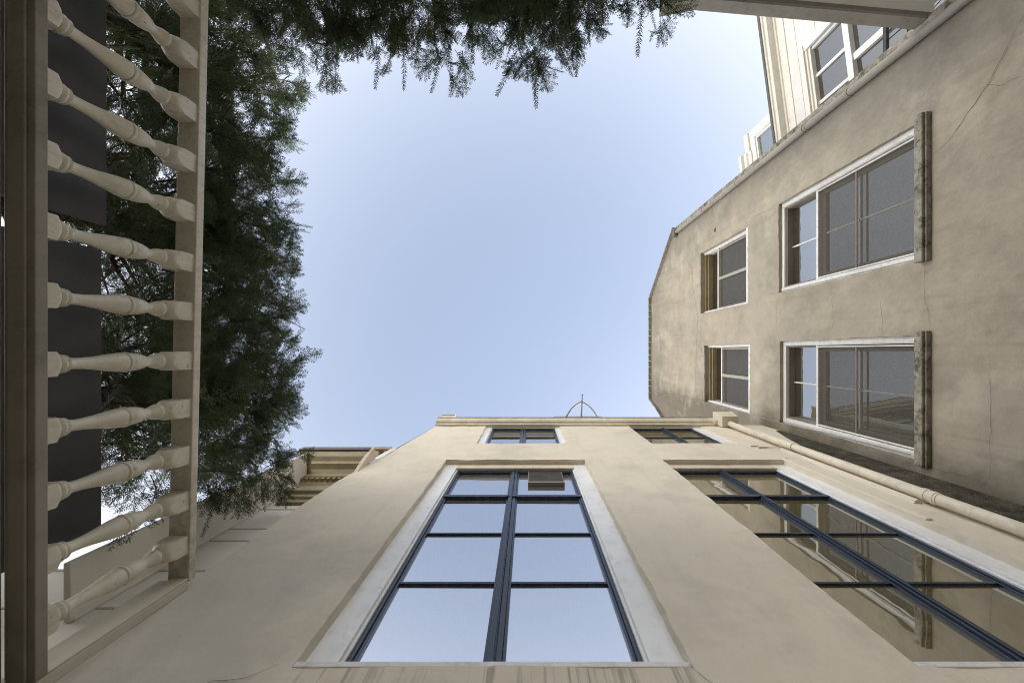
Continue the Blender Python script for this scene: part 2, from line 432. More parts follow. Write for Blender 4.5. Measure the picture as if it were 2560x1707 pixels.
# ------------------------------------------------------------------ cream building (bottom of the photo)
Y0 = 1.4
house = thing('cream_building', 'cream stuccoed building with four navy framed windows and a gutter along its roof edge', 'building', (1.2, Y0, -H))
def fw(a, z, d): return (a, Y0+d, z)
def front_edge(a, z):
    lo = -2.06 if z < 4.3 else (-2.06 + (z-4.3)/(5.62-4.3)*.17 if z < 5.62 else -1.89 + (z-5.62)/1.9*.17)
    lo += .012*noise.noise(Vector((0, z*5, 0))) + .008*noise.noise(Vector((4, z*17, 0)))
    return (max(a, lo), z)
# windows: opening x0,x1,z0,z1
OPN = [(-1.05, .735, 1.77, 5.15), (1.735, 3.30, 1.77, 5.15), (-.785, .59, 6.06, 7.46), (1.875, 3.23, 6.06, 7.46)]
wall = grid_wall(-2.06, 4.46, -H, 7.56, OPN, fw, .10, .055, front_edge, jit=.012, wob=.004)
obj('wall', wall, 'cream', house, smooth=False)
bd = MB().box(-1.70, 4.40, 1.75, 7.5, -H, 7.5)
bd.quad((-1.715, 1.40, 7.55), (4.46, 1.40, 7.55), (4.46, 1.76, 7.505), (-1.715, 1.76, 7.505))
bd.quad((-2.06, 1.402, -H), (-1.70, 1.752, -H), (-1.70, 1.752, 7.5), (-1.715, 1.402, 7.55), (-2.06, 1.402, 4.3))
obj('side_wall', bd, 'cream', house)
rf = MB().box(-1.76, 4.42, 1.5, 7.6, 7.56, 7.66); obj('roof', rf, 'roof', house)

def casement(x0, x1, z0, z1, bars, transom, opening, mull, yf=1.5, y1=1.463, gm='glass'):
    """navy steel window: frame at y=yf inside an opening with white casing boards"""
    ox0, ox1, oz0, oz1 = opening[:4]
    wn = holder('window', house)
    # casing boards, stepped back from the plaster
    cs = MB()
    cs.box(ox0-.02, x0-.012, y1, y1+.10, oz0-.04, oz1+.02); cs.box(x1+.012, ox1+.02, y1, y1+.10, oz0-.04, oz1+.02)
    cs.box(x0-.016, x0+.004, y1+.022, y1+.10, oz0, z1); cs.box(x1-.004, x1+.016, y1+.022, y1+.10, oz0, z1)
    split('casing', cs, [(0, 2), (1, 3)], 'white', wn, bevel=.004)
    hd = MB().box(x0-.012, x1+.012, y1, y1+.10, z1, oz1+.02); obj('head_casing', hd, 'creamtrim', wn, bevel=.004)
    fr = MB(); t = .027; yb = yf+.05
    fr.box(x0, x0+t, yf, yb, z0, z1); fr.box(x1-t, x1, yf, yb, z0, z1)
    fr.box(x0+t, x1-t, yf, yb, z1-.04, z1); fr.box(x0+t, x1-t, yf, yb, z0, z0+.04)
    # sash stiles, slightly behind
    s = .018
    for a, b in ((x0+t, mull-.037), (mull+.037, x1-t)):
        fr.box(a, a+s, yf+.012, yb, z0+.04, z1-.04); fr.box(b-s, b, yf+.012, yb, z0+.04, z1-.04)
    obj('frame', fr, 'navy', wn, bevel=.003)
    mu = MB().box(mull-.037, mull+.002, yf-.006, yb, z0, z1); mu.box(mull+.005, mull+.037, yf+.002, yb, z0, z1)
    mu.box(mull-.02, mull-.004, yf-.018, yf-.0062, z0, z1)
    obj('mullion', mu, 'navy', wn, bevel=.003)
    br = MB()
    for zb in bars:
        br.box(x0+t+s, mull-.039, yf+.015, yb, zb-.011, zb+.011); br.box(mull+.039, x1-t-s, yf+.015, yb, zb-.011, zb+.011)
    if transom:
        br.box(x0-.004, mull-.039, yf-.008, yb, transom-.024, transom+.024); br.box(mull+.039, x1+.004, yf-.008, yb, transom-.024, transom+.024)
        br.box(mull-.05, mull+.05, yf-.012, yf-.0075, transom-.026, transom+.026)
    nb_ = len(bars)*2; split('glazing_bar', br, [(k,) for k in range(nb_)], 'navy', wn, bevel=.002)
    if transom: split('transom', br, [(nb_, nb_+1, nb_+2)], 'navy', wn, bevel=.002)
    pn = MB(); ip = 0
    zs = [z0] + sorted(bars + ([transom] if transom else [])) + [z1]
    for za, zb in zip(zs[:-1], zs[1:]):
        for a, b in ((x0+t, mull), (mull, x1-t)):
            e = [random.uniform(-.0012, .0012) for _ in range(4)]
            pn.quad((a, yf+.032+e[0], za), (b, yf+.032+e[1], za), (b, yf+.032+e[2], zb), (a, yf+.032+e[3], zb))
    obj('pane', pn, gm, wn)
    sl = MB().box(ox0+.002, ox1-.004, 1.397, yb, oz0-.004, oz0+.03 if transom else oz0+.004)
    obj('sill', sl, 'whitedirt', wn, bevel=.006)
    return wn

w1 = casement(-.885, .562, 1.86, 5.00, [2.615, 3.325], 4.13, OPN[0], -.165)
w2 = casement(1.80, 3.12, 1.86, 5.00, [2.615, 3.325], 4.13, OPN[1], 2.43, gm='glass_warm')
w3 = casement(-.66, .50, 6.02, 7.445, [6.79], None, OPN[2], -.085, 1.445, 1.43)
w4 = casement(1.93, 3.06, 6.02, 7.445, [6.79], None, OPN[3], 2.53, 1.445, 1.43, 'glass_warm')

# louvred vent in the top right light of the middle window
vt = MB(); vx0, vx1, vz0, vz1 = .0, .417, 4.566, 4.93
vt.box(vx0, vx0+.012, 1.49, 1.53, vz0, vz1); vt.box(vx1-.012, vx1, 1.49, 1.53, vz0, vz1)
vt.box(vx0, vx1, 1.486, 1.53, vz0-.05, vz0); vt.box(vx0, vx1, 1.49, 1.53, vz1, vz1+.012)
ve = obj('vent', vt, 'brown', w1, bevel=.003)
sl = MB()
for k in range(13):
    xx = vx0+.02+k*(vx1-vx0-.04)/12; sl.box(xx-.009, xx+.006, 1.496, 1.505, vz0, vz1)
sl.box(vx0+.013, vx1-.013, 1.4995, 1.529, vz0+.001, vz1-.001)
sl.v  # slats belong to the vent's face
obj('louvre', sl, 'slats', w1)

# streaked plaster apron below the sills is part of the wall; moulded strips beside the right window
tr = MB()
prof = [(0, 0), (.012, -.028), (.04, -.04), (.068, -.028), (.08, 0)]
tr.extrude(prof, 3.66, 5.62, lambda t, p, q: (3.545+p, Y0+q-.001, t))
obj('trim_strip', tr, 'cream', house, smooth=False)
tr = MB(); tr.box(3.30, 3.36, Y0-.016, Y0+.02, 3.30, 5.20); tr.box(3.30, 3.40, Y0-.012, Y0+.02, 5.2, 5.24)
obj('window_moulding', tr, 'cream', house, bevel=.012)

# gutter along the roof edge
gt = MB()
gp = [(0, 0), (-.035, .0), (-.05, -.03), (-.10, -.045), (-.12, .0), (-.125, .10), (-.115, .105), (-.108, .03), (-.09, .0), (-.05, .03), (-.01, .04), (0, .16)]
gp = [(0, -.06), (-.03, -.06), (-.04, -.012), (-.075, -.005), (-.105, .03), (-.112, .085), (-.128, .09), (-.128, .115), (-.104, .115), (-.02, .1), (0, .1)]
gt.extrude(gp, -1.74, 3.56, lambda t, p, q: (t, Y0-.004+p, 7.53+q))
obj('gutter', gt, 'creamtrim', house, bevel=.003)
gl = MB(); gl.box(-1.72, 3.56, Y0-.136, Y0-.10, 7.647, 7.662); obj('gutter_lip', gl, 'roof', house)
# hopper head and downpipe
hp = MB(); hp.hexa([(3.56, 1.19, 7.30), (3.86, 1.19, 7.30), (3.86, 1.39, 7.30), (3.56, 1.39, 7.30)], [(3.53, 1.15, 7.62), (3.9, 1.15, 7.62), (3.9, 1.39, 7.62), (3.53, 1.39, 7.62)])
hp.tube([(3.50, 1.32, 7.5), (3.58, 1.32, 7.48)], .05)
obj('hopper_head', hp, 'creamtrim', house, bevel=.008)
dp = MB(); dp.tube([(3.70, 1.325, 7.36), (3.69, 1.325, 7.1), (3.685, 1.328, 4), (3.68, 1.33, 1), (3.68, 1.33, -H)], .052, 18)
dpo = obj('downpipe', dp, 'creamtrim', house, smooth=True)
cl = MB()
for zz in (5.53, 3.68, 3.60, 1.9): cl.tube([(3.684, 1.329, zz-.018), (3.684, 1.329, zz+.018)], .062, 18)
cl.tube([(3.684, 1.329, 3.56), (3.684, 1.329, 3.72)], .057, 18)
split('pipe_collar', cl, [(k,) for k in range(5)], 'creamtrim', dpo, bevel=.003)
cb = MB(); cb.tube([(3.43, 1.392, 5.75), (3.50, 1.385, 5.79), (3.57, 1.38, 5.74), (3.63, 1.36, 5.70)], .006, 6)
cb.box(3.27, 3.38, 1.38, 1.399, 5.84, 5.875); cb.box(3.33, 3.45, 1.377, 1.398, 5.75, 5.785)
obj('cable_clip', cb, 'creamtrim', house)
# mossy joint between the two buildings
ms = MB(); P = []
mz = [(-H + k*.11) for k in range(78)]
vs = []
for z in mz:
    e = .03*noise.noise(Vector((0, z*2.3, 7))); k = 1 if z < 5.8 else max(.15, 1-(z-5.8)/1.5)
    k *= .8+.25*noise.noise(Vector((2, z*1.1, 3))); vs += [(4.44-.54*k+e, Y0-.004, z), (4.44-.34*k+e, Y0-.022, z), (4.44-.06, Y0-.02, z), (4.438, Y0-.03*k, z)]
ms.add(vs, [(4*i+a, 4*i+a+1, 4*i+a+5, 4*i+a+4) for i in range(len(mz)-1) for a in range(3)])
obj('mossy_joint', ms, 'moss', house, smooth=True)
# white lead flashing strip up the left edge
fl = MB(); fl.hexa([(-2.03, 1.392, 4.95), (-1.955, 1.392, 4.95), (-1.955, 1.41, 4.95), (-2.03, 1.41, 4.95)], [(-1.96, 1.392, 5.72), (-1.875, 1.392, 5.72), (-1.875, 1.41, 5.72), (-1.96, 1.41, 5.72)])
obj('flashing', fl, 'whitedirt', house)
# iron bracket on the roof edge, low curb and end block
bk = MB()
def arc(p, q, bul):
    p, q = Vector(p), Vector(q); return [p.lerp(q, k/8) + Vector(bul)*math.sin(math.pi*k/8) for k in range(9)]
J = (1.11, 1.037, 8.20)
bk.tube(arc((.72, 1.30, 7.70), J, (-.03, -.035, .03)), .017, 8); bk.tube(arc((1.355, 1.30, 7.70), J, (.03, -.035, .03)), .013, 8)
bk.tube([(1.03, 1.30, 7.70), J, (1.135, .92, 8.32)], [.015, .015, .013], 8); bk.tube([(1.135, .92, 8.32), (1.14, .905, 8.335)], .02, 8)
obj('iron_bracket', bk, 'lead', house, smooth=True)
cbx = MB().box(.52, 1.48, 1.31, 1.42, 7.67, 8.06); obj('roof_curb', cbx, 'lead', house, bevel=.006)
cbx = MB().box(-1.74, -1.50, 1.31, 1.55, 7.67, 8.14); cbx.box(-1.76, -1.48, 1.29, 1.57, 8.14, 8.18); obj('roof_block', cbx, 'creamtrim', house, bevel=.006)
crack('crack', house, [(-1.12, 1.77), (-1.2, 1.70), (-1.33, 1.68), (-1.45, 1.60)], fw, .006)
crack('crack', house, [(.70, 1.80), (.80, 1.66), (.86, 1.55)], fw, .005)

# ------------------------------------------------------------------ grey stucco building (right)
X0 = 4.44
grey = thing('grey_building', 'weathered grey stucco building with white cased windows and mossy stone sills', 'building', (X0, 0, -H))
def rw_(a, z, d): return (X0+d, a, z)
def top_z(a): return 14.4 if a > -1.9 else 14.4 + (a+1.9)/(3.71-1.9)*2.35
def right_clamp(a, z): return (a, min(z, top_z(a)))
ROP = [(-2.60, -1.03, 4.54, 7.06, .06), (-.18, 1.25, 4.54, 7.02, .06), (-2.51, -.97, 8.05, 10.25, .11), (-.145, 1.27, 7.98, 10.03, .11)]
wl = grid_wall(-3.70, 1.75, -H, 14.4, ROP, rw_, .06, .075, right_clamp, jit=.012, wob=.006)
obj('wall', wl, 'grey', grey)
rt = MB()          # rounded return beyond the cream roof
A = [(4.44, 1.75), (4.47, 1.86), (4.56, 2.0), (4.75, 2.3), (5.1, 2.9)]
vs = []
for x, y in A: vs += [(x, y, -H), (x, y, 14.4 if y < 1.9 else 13.9)]
rt.add(vs, [(2*k, 2*k+1, 2*k+3, 2*k+2) for k in range(len(A)-1)])
obj('rounded_return', rt, 'grey', grey, smooth=True)
bd = MB(); bd.box(4.85, 12, -3.70, 2.9, -H, 11.6); bd.quad((4.445, -3.70, -H), (4.85, -3.70, -H), (4.85, -3.70, 11.6), (4.445, -3.70, 12.0))
bd.quad((5.1, 2.9, -H), (12, 2.9, -H), (12, 2.9, 13.9), (5.1, 2.9, 13.9))
obj('side_wall', bd, 'grey', grey)
rr = MB(); rr.quad((4.45, -3.69, 12.04), (12, -3.69, 12.04), (12, -1.9, 14.4), (4.45, -1.9, 14.4)); rr.quad((4.45, -1.9, 14.4), (12, -1.9, 14.4), (12, 2.9, 13.9), (4.45, 1.75, 14.4))
obj('roof', rr, 'roof', grey)
ed = MB()
pts = [(4.40, -3.72, 12.02), (4.40, -1.9, 14.38), (4.40, 1.72, 14.38), (4.5, 2.0, 13.9), (5.05, 2.9, 13.9)]
for p, q in zip(pts[:-1], pts[1:]):
    n_ = max(1, int((Vector(q)-Vector(p)).length/.22))
    for k in range(n_):
        a = Vector(p).lerp(Vector(q), k/n_); b = Vector(p).lerp(Vector(q), (k+.93)/n_)
        ed.hexa([a+Vector((-.06, 0, -.03)), a+Vector((.08, 0, -.03)), a+Vector((.08, 0, .05)), a+Vector((-.06, 0, .05))],
                [b+Vector((-.045, 0, -.03)), b+Vector((.08, 0, -.03)), b+Vector((.08, 0, .05)), b+Vector((-.045, 0, .05))])
obj('roof_tiles', ed, 'lead', grey)
# pipe down the far vertical corner with joints, and the mossy corner behind it
pp = MB(); pp.tube([(4.395, -3.535, z) for z in (-H, 4, 8, 11.75, 11.95)], .052, 16); po = obj('corner_pipe', pp, 'lead', grey, smooth=True)
cl = MB()
for zz in (5.45, 6.28, 6.34, 8.4, 10.0, 11.7): cl.tube([(4.395, -3.535, zz-.012), (4.395, -3.535, zz+.012)], .06, 16)
split('pipe_collar', cl, [(k,) for k in range(6)], 'lead', po)
hp = MB().box(4.33, 4.5, -3.62, -3.42, 11.78, 12.0); obj('pipe_box', hp, 'roof', grey, bevel=.01)
mc = MB(); vs = []
for k in range(60):
    z = -H + k*.23; e = .02*noise.noise(Vector((3, z*2.5, 1)))
    vs += [(4.425, -3.60+e, z), (4.415, -3.66+e*.5, z), (4.42, -3.71, z)]
mc.add(vs, [(3*i+a, 3*i+a+1, 3*i+a+4, 3*i+a+3) for i in range(59) for a in range(2)])
obj('weathered_corner', mc, 'ledge', grey, smooth=True)
# smoother corner band beside the cream building
bb = MB(); bb.add(*(lambda zs: ([q for z in zs for q in ((X0-.014, 1.30+.012*noise.noise(Vector((z*3, 0, 0)))-.05*max(0, (4.6-z)/4), z), (X0-.014, 1.46, z))], [(2*i, 2*i+1, 2*i+3, 2*i+2) for i in range(len(zs)-1)]))([(-H+k*.2) for k in range(40)]))
obj('corner_band', bb, 'grey', grey)

def big_window(y0, y1, z0, z1):
    wn = holder('window', grey)
    cs = MB(); xc = 4.495; c = .088
    cs.box(xc, xc+.14, y0-.01, y0+c, z0-.02, z1); cs.box(xc, xc+.14, y1-c, y1+.01, z0-.02, z1)
    cs.box(xc-.022, xc, y1-c+.012, y1-.03, z0, z1-.03); cs.box(xc-.01, xc, y0+.02, y0+c-.012, z0, z1-.03)
    cs.box(xc+.002, xc+.14, y0+c, y1-c, z1-.07, z1+.01)
    split('casing', cs, [(0, 3), (1, 2)], 'whitedirt', wn, bevel=.004); split('head_casing', cs, [(4,)], 'white', wn, bevel=.004)
    tz = 6.22
    fr = MB(); a, b = y0+c, y1-c
    fr.box(4.515, 4.66, a, b, tz-.02, tz+.025)                       # transom
    fr.box(4.512, 4.545, a+.012, a+.032, z0, tz-.02); fr.box(4.512, 4.545, b-.032, b-.012, z0, tz-.02)   # screen frame
    fr.box(4.512, 4.545, a+.032, b-.032, z0+.02, z0+.10)
    obj('frame', fr, 'whitedirt', wn, bevel=.003)
    mid = (a+b)/2
    sa = MB(); xg = 4.60
    sa.box(4.575, 4.63, a+.034, a+.09, z0, tz-.02); sa.box(4.575, 4.63, b-.09, b-.034, z0, tz-.02)
    sa.box(4.575, 4.63, a+.09, b-.09, tz-.10, tz-.02); sa.box(4.575, 4.63, a+.09, b-.09, z0, z0+.16)
    sa.box(4.52, 4.534, a+.033, b-.033, 5.48, 5.505)
    sa.box(4.535, 4.655, a+.002, a+.03, tz+.026, z1-.07); sa.box(4.535, 4.655, b-.03, b-.002, tz+.026, z1-.07); sa.box(4.535, 4.655, a+.03, b-.03, z1-.10, z1-.07)
    obj('sash', sa, 'brown', wn, bevel=.003)
    mu = MB(); mu.box(4.588, 4.612, mid-.012, mid+.012, z0+.16, tz-.10); mu.box(4.588, 4.61, a+.09, b-.09, 5.50, 5.525)
    mu.box(4.62, 4.645, mid-.012, mid+.012, tz+.026, z1-.10)
    obj('muntin', mu, 'whitedirt', wn)
    pn = MB(); pn.quad((xg+.004, a+.03, z0), (xg+.004, b-.03, z0), (xg+.006, b-.03, tz), (xg+.006, a+.03, tz)); pn.quad((4.638, a, tz), (4.638, b, tz), (4.638, b, z1), (4.638, a, z1))
    obj('pane', pn, 'glass2', wn)
    sc = MB(); sc.quad((4.528, a+.03, z0), (4.528, b-.03, z0), (4.528, b-.03, tz), (4.528, a+.03, tz)); obj('insect_screen', sc, 'screen', wn)
    s = MB(); s.box(4.355, 4.50, y0-.045, y1+.035, 4.405, 4.50)
    s.box(4.385, 4.438, y0-.045, y1+.035, 4.385, 4.405)
    obj('sill', s, 'ledge', wn, bevel=.008)
    return wn
big_window(-2.60, -1.03, 4.50, 7.06)
big_window(-.18, 1.25, 4.50, 7.02)

def small_window(y0, y1, z0, z1):
    wn = holder('window', grey)
    cs = MB(); xc = 4.545; c = .05
    cs.box(xc, xc+.2, y0-.01, y0+c, z0-.02, z1); cs.box(xc, xc+.2, y1-c, y1+.01, z0-.02, z1)
    cs.box(xc-.02, xc, y0, y0+c-.015, z0, z1); cs.box(xc-.02, xc, y1-c+.015, y1, z0, z1)
    split('casing', cs, [(0, 2), (1, 3)], 'white', wn, bevel=.004)
    hd = MB(); hd.box(xc+.002, xc+.2, y0+c, y1-c, z1-.05, z1+.01); hd.box(xc+.06, xc+.2, y0+c, y1-c, z1-.09, z1-.05)
    obj('head_casing', hd, 'ochre', wn, bevel=.004)
    tz = z0 + (z1-z0)*.70; a, b = y0+c, y1-c; mid = (a+b)/2
    fr = MB(); fr.box(4.585, 4.70, a, b, tz-.02, tz+.03); fr.box(4.60, 4.64, a, b, z0, z0+.04)
    split('frame', fr, [(0,), (1,)], 'whitedirt', wn, bevel=.003)
    sa = MB(); sa.box(4.60, 4.64, a, a+.045, z0+.04, tz-.02); sa.box(4.60, 4.64, b-.045, b, z0+.04, tz-.02); sa.box(4.60, 4.64, a+.045, b-.045, tz-.09, tz-.02)
    sa.box(4.68, 4.73, a, a+.03, tz+.03, z1-.09); sa.box(4.68, 4.73, b-.03, b, tz+.03, z1-.09)
    obj('sash', sa, 'brown', wn, bevel=.003)
    mu = MB(); mu.box(4.582, 4.597, mid-.035, mid+.035, z0+.04, tz-.02); mu.box(4.584, 4.597, a+.02, a+.05, z0+.04, tz-.02); split('muntin', mu, [(0,), (1,)], 'tan', wn, bevel=.003)
    pn = MB(); pn.quad((4.63, a, z0), (4.63, b, z0), (4.632, b, tz), (4.632, a, tz)); pn.quad((4.715, a, tz), (4.715, b, tz), (4.715, b, z1), (4.715, a, z1))
    obj('pane', pn, 'glass3', wn)
    sc = MB(); sc.quad((4.598, a+.04, z0), (4.598, b-.04, z0), (4.598, b-.04, tz), (4.598, a+.04, tz)); obj('insect_screen', sc, 'screen', wn)
    s = MB(); s.box(4.44, 4.60, y0+.002, y1-.002, z0-.06, z0); obj('sill', s, 'whitedirt', wn, bevel=.006)
small_window(-2.51, -.97, 8.11, 10.25)
small_window(-.145, 1.27, 8.03, 10.03)

def rp(px, py): u = px-CX; return ((py-CY)/u*X0, F*X0/u)
for pts_, wd in (([(2560, 40), (2527, 100), (2470, 215), (2415, 290), (2380, 345), (2325, 392)], .007), ([(2470, 212), (2500, 215), (2558, 190)], .004),
           ([(1700, 630), (1720, 655), (1732, 672), (1732, 720), (1745, 790), (1742, 850), (1740, 930), (1738, 990)], .012),
           ([(1943, 737), (1942, 790), (1944, 840)], .006), ([(2078, 706), (2082, 760), (2085, 838)], .004), ([(2202, 750), (2207, 800), (2203, 838)], .004),
           ([(2313, 660), (2312, 740), (2325, 790), (2326, 830)], .004), ([(1862, 565), (1895, 535), (1943, 519)], .006), ([(2476, 880), (2478, 1080), (2478, 1205)], .0035), ([(2280, 1160), (2420, 1190), (2560, 1250)], .006)):
    crack('crack', grey, [rp(*p) for p in pts_], rw_, wd)
hole = MB(); a, z = rp(1788, 575); hole.tube([(X0-.006, a, z), (X0-.011, a, z)], .05, 14); obj('vent_hole', hole, 'crackm', grey)
cbm = MB(); cp = [(1642, 985), (1700, 990), (1790, 1012), (1876, 1034), (1925, 1050), (1963, 1059), (2100, 1090), (2281, 1136)]
cbm.tube([(X0-.02, *rp(*p)) for p in cp], .006, 6)
obj('cable', cbm, 'lead', grey)

# ------------------------------------------------------------------ white house far right
XC = 7.5; TL = .13
def hw(s, z, d): l = math.hypot(1, TL); return (XC+TL*s+d/l, s-d*TL/l, z)        # d>0 into the house
def wp(px, py, xc=XC):
    u, v = px-CX, py-CY; r = v/u; X = xc/(1-TL*r); return (r*X, F*X/u)
white = thing('white_house', 'bright white panelled house with ochre cornice rising behind the grey building', 'house', (XC, -8, -H))
OW = (-7.12, -4.6, 6.3, 9.40)
wl = grid_wall(-26, -3.9, -H, 10.24, [OW], hw, .10, .5, None, jit=0, wob=.0)
obj('wall', wl, 'white_wall', white)
bd = MB(); bd.hexa([hw(-26, -H, .3), hw(-3.9, -H, .3), hw(-3.9, -H, 8), hw(-26, -H, 8)], [hw(-26, 10.2, .3), hw(-3.9, 10.2, .3), hw(-3.9, 10.2, 8), hw(-26, 10.2, 8)])
obj('side_wall', bd, 'white_wall', white)
sm = MB()
for zz, e_ in ((9.69, -3.9), (9.08, -7.3)): sm.add([hw(-26, zz-.005, -.003), hw(e_, zz-.005, -.003), hw(e_, zz+.005, -.003), hw(-26, zz+.005, -.003)], [(0, 1, 2, 3)])
obj('panel_joint', sm, 'joint', white)
co = MB()
prof = [(p_, 10.02+(q_-10.08)*.72) for p_, q_ in ((0, 10.08), (-.018, 10.08), (-.022, 10.40), (-.05, 10.42), (-.055, 10.50), (-.20, 10.53), (-.22, 10.64), (-.25, 10.66), (-.27, 10.76), (0, 10.8))]
co.extrude(prof, -26, -4.2, lambda t, p, q: hw(t, q, p-.001)); obj('cornice', co, 'ivory', white)
ln = MB(); ln.extrude([(-.272, 10.48), (-.285, 10.48), (-.285, 10.56), (-.272, 10.56)], -26, -4.2, lambda t, p, q: hw(t, q, p)); obj('cornice_lip', ln, 'roof', white)
wn = holder('window', white)
s0, s1, za, zb = OW[:4]
def hb(mb, a, b, z_, z2, d0, d1): mb.hexa([hw(a, z_, d0), hw(b, z_, d0), hw(b, z_, d1), hw(a, z_, d1)], [hw(a, z2, d0), hw(b, z2, d0), hw(b, z2, d1), hw(a, z2, d1)])
fr = MB()
hb(fr, s0-.12, s0+.012, za-.1, zb+.06, -.03, .03); hb(fr, s0+.012, s0+.08, za, zb-.03, .06, .16)
hb(fr, s1-.08, s1, za, zb-.03, .06, .16)
hb(fr, s0+.08, s1-.08, 8.38, 8.46, .05, .16); hb(fr, s0+.08, s1-.08, 8.28, 8.37, .02, .15)
for a in (-6.43, -5.80, -5.2): hb(fr, a-.035, a+.035, 8.47, zb-.06, .08, .15)
for a in (-6.95, -6.10, -5.2): hb(fr, a-.07, a+.07, za, 8.27, .05, .15)
obj('frame', fr, 'white', wn, bevel=.004)
hd = MB(); hb(hd, s0+.013, s1+.08, zb-.07, zb+.004, .02, .16); hb(hd, s0-.12, s1+.1, zb+.062, zb+.11, -.05, .02); hb(hd, s0+.013, s1, zb+.006, zb+.06, -.01, .02); obj('head_casing', hd, 'ivory', wn, bevel=.004)
pn = MB(); pn.add([hw(s0, za, .12), hw(s1, za, .12), hw(s1, zb, .12), hw(s0, zb, .12)], [(0, 1, 2, 3)]); obj('pane', pn, 'glass3', wn)

# upper set-back storey with a small window
XD = 8.6
up = thing('white_attic', 'small white attic storey with one window and layered cornice peeping over the grey roof edge', 'attic', (XD, -7.4, 9.5))
def hd_(s, z, d): l = math.hypot(1, TL); return (XD+TL*s+d/l, s-d*TL/l, z)
se = wp(1895, 310, XD)[0]
s2, z2 = wp(1886, 352, XD); zt = wp(1866, 360, XD)[1]
OD = (se+.28, se+1.75, z2-1.7, z2-.02)
wl = grid_wall(se, se+4.6, 9.5, zt, [OD], hd_, .10, .5, None, jit=0, wob=0); obj('wall', wl, 'white_wall', up)
bd = MB(); bd.hexa([hd_(se, 9.5, .002), hd_(se, 9.5, .003), hd_(se, 9.5, 6), hd_(se, 9.5, 5.99)], [hd_(se, zt, .002), hd_(se, zt, .003), hd_(se, zt, 6), hd_(se, zt, 5.99)])
bd.hexa([hd_(se, zt-.02, .05), hd_(se+4.6, zt-.02, .05), hd_(se+4.6, zt-.02, 6), hd_(se, zt-.02, 6)], [hd_(se, zt, .05), hd_(se+4.6, zt, .05), hd_(se+4.6, zt, 6), hd_(se, zt, 6)])
bd.hexa([hd_(se+.3, 9.5, .2), hd_(se+4.6, 9.5, .2), hd_(se+4.6, 9.5, .3), hd_(se+.3, 9.5, .3)], [hd_(se+.3, zt-.1, .2), hd_(se+4.6, zt-.1, .2), hd_(se+4.6, zt-.1, .3), hd_(se+.3, zt-.1, .3)])
obj('side_wall', bd, 'white_wall', up)
co = MB(); prof = [(0, zt-.26), (-.04, zt-.26), (-.05, zt-.1), (-.1, zt-.06), (-.12, zt+.06), (-.2, zt+.1), (-.22, zt+.22), (0, zt+.26)]
co.extrude(prof, se+.62, se+4.6, lambda t, p, q: hd_(t, q, p-.001)); co.extrude([(0, zt-.20), (-.05, zt-.2), (-.05, zt+.04), (0, zt+.04)], se, se+.62, lambda t, p, q: hd_(t, q, p-.001))
obj('cornice', co, 'ivory', up)
wn = holder('window', up); fr = MB()
def hb2(mb, a, b, z_, z2_, d0, d1): mb.hexa([hd_(a, z_, d0), hd_(b, z_, d0), hd_(b, z_, d1), hd_(a, z_, d1)], [hd_(a, z2_, d0), hd_(b, z2_, d0), hd_(b, z2_, d1), hd_(a, z2_, d1)])
hb2(fr, OD[0], OD[0]+.08, OD[2], OD[3], .03, .12); hb2(fr, OD[1]-.08, OD[1], OD[2], OD[3], .03, .12); hb2(fr, OD[0]+.08, OD[1]-.08, OD[3]-.08, OD[3], .03, .12)
hb2(fr, OD[0]+.08, OD[1]-.08, OD[3]-.95, OD[3]-.88, .05, .12)
obj('frame', fr, 'white', wn, bevel=.004)
pn = MB(); pn.add([hd_(OD[0], OD[2], .1), hd_(OD[1], OD[2], .1), hd_(OD[1], OD[3], .1), hd_(OD[0], OD[3], .1)], [(0, 1, 2, 3)]); obj('pane', pn, 'glass2', wn)

# black railing of the landing behind the grey building, with a pot plant
XR = 5.5
rl = thing('iron_railing', 'black iron railing crossing the white house window beside the grey corner', 'railing', (XR, -5.2, 4.6))
rb = MB().box(XR-.025, XR+.025, -6.6, -4.60, 6.09, 6.15); rb.box(XR-.02, XR+.02, -6.6, -4.6, 4.72, 4.76); split('rail', rb, [(0,), (1,)], 'black', rl, bevel=.004)
for k in range(14):
    yy = -4.75 - k*.128; b_ = MB().tube([(XR, yy, 4.6), (XR, yy, 6.09)], .009, 8); obj('bar', b_, 'black', rl, smooth=True)
ld = MB().box(4.86, 6.4, -6.8, -3.72, 4.42, 4.60)
tag(obj('landing', ld, 'grey', bevel=.01), 'grey slab landing behind the corner of the grey building', 'landing')
pl = thing('potted_plant', 'small green leafed pot plant behind the black railing', 'plant', (5.72, -5.0, 4.604))
pot = MB(); pot.tube([(5.72, -5.0, 4.61), (5.72, -5.0, 4.9)], [.11, .14], 16); obj('pot', pot, 'ochre', pl, smooth=True)
lf = MB(); st = MB()
for k in range(9):
    a = k*2.4; top = Vector((5.72+.12*math.cos(a), -5.0+.14*math.sin(a), 5.5+.07*k)); st.tube([(5.72, -5.0, 4.85), (5.72+.03*math.cos(a), -5+.03*math.sin(a), 5.2), top], .006, 5)
    d = Vector((math.cos(a), math.sin(a), .3)); sd_ = Vector((-math.sin(a), math.cos(a), 0))
    lf.add([top, top+d*.06+sd_*.045, top+d*.14+Vector((0, 0, -.03)), top+d*.06-sd_*.045], [(0, 1, 2, 3)])
obj('stem', st, 'twig', pl); obj('leaves', lf, 'leaf', pl)

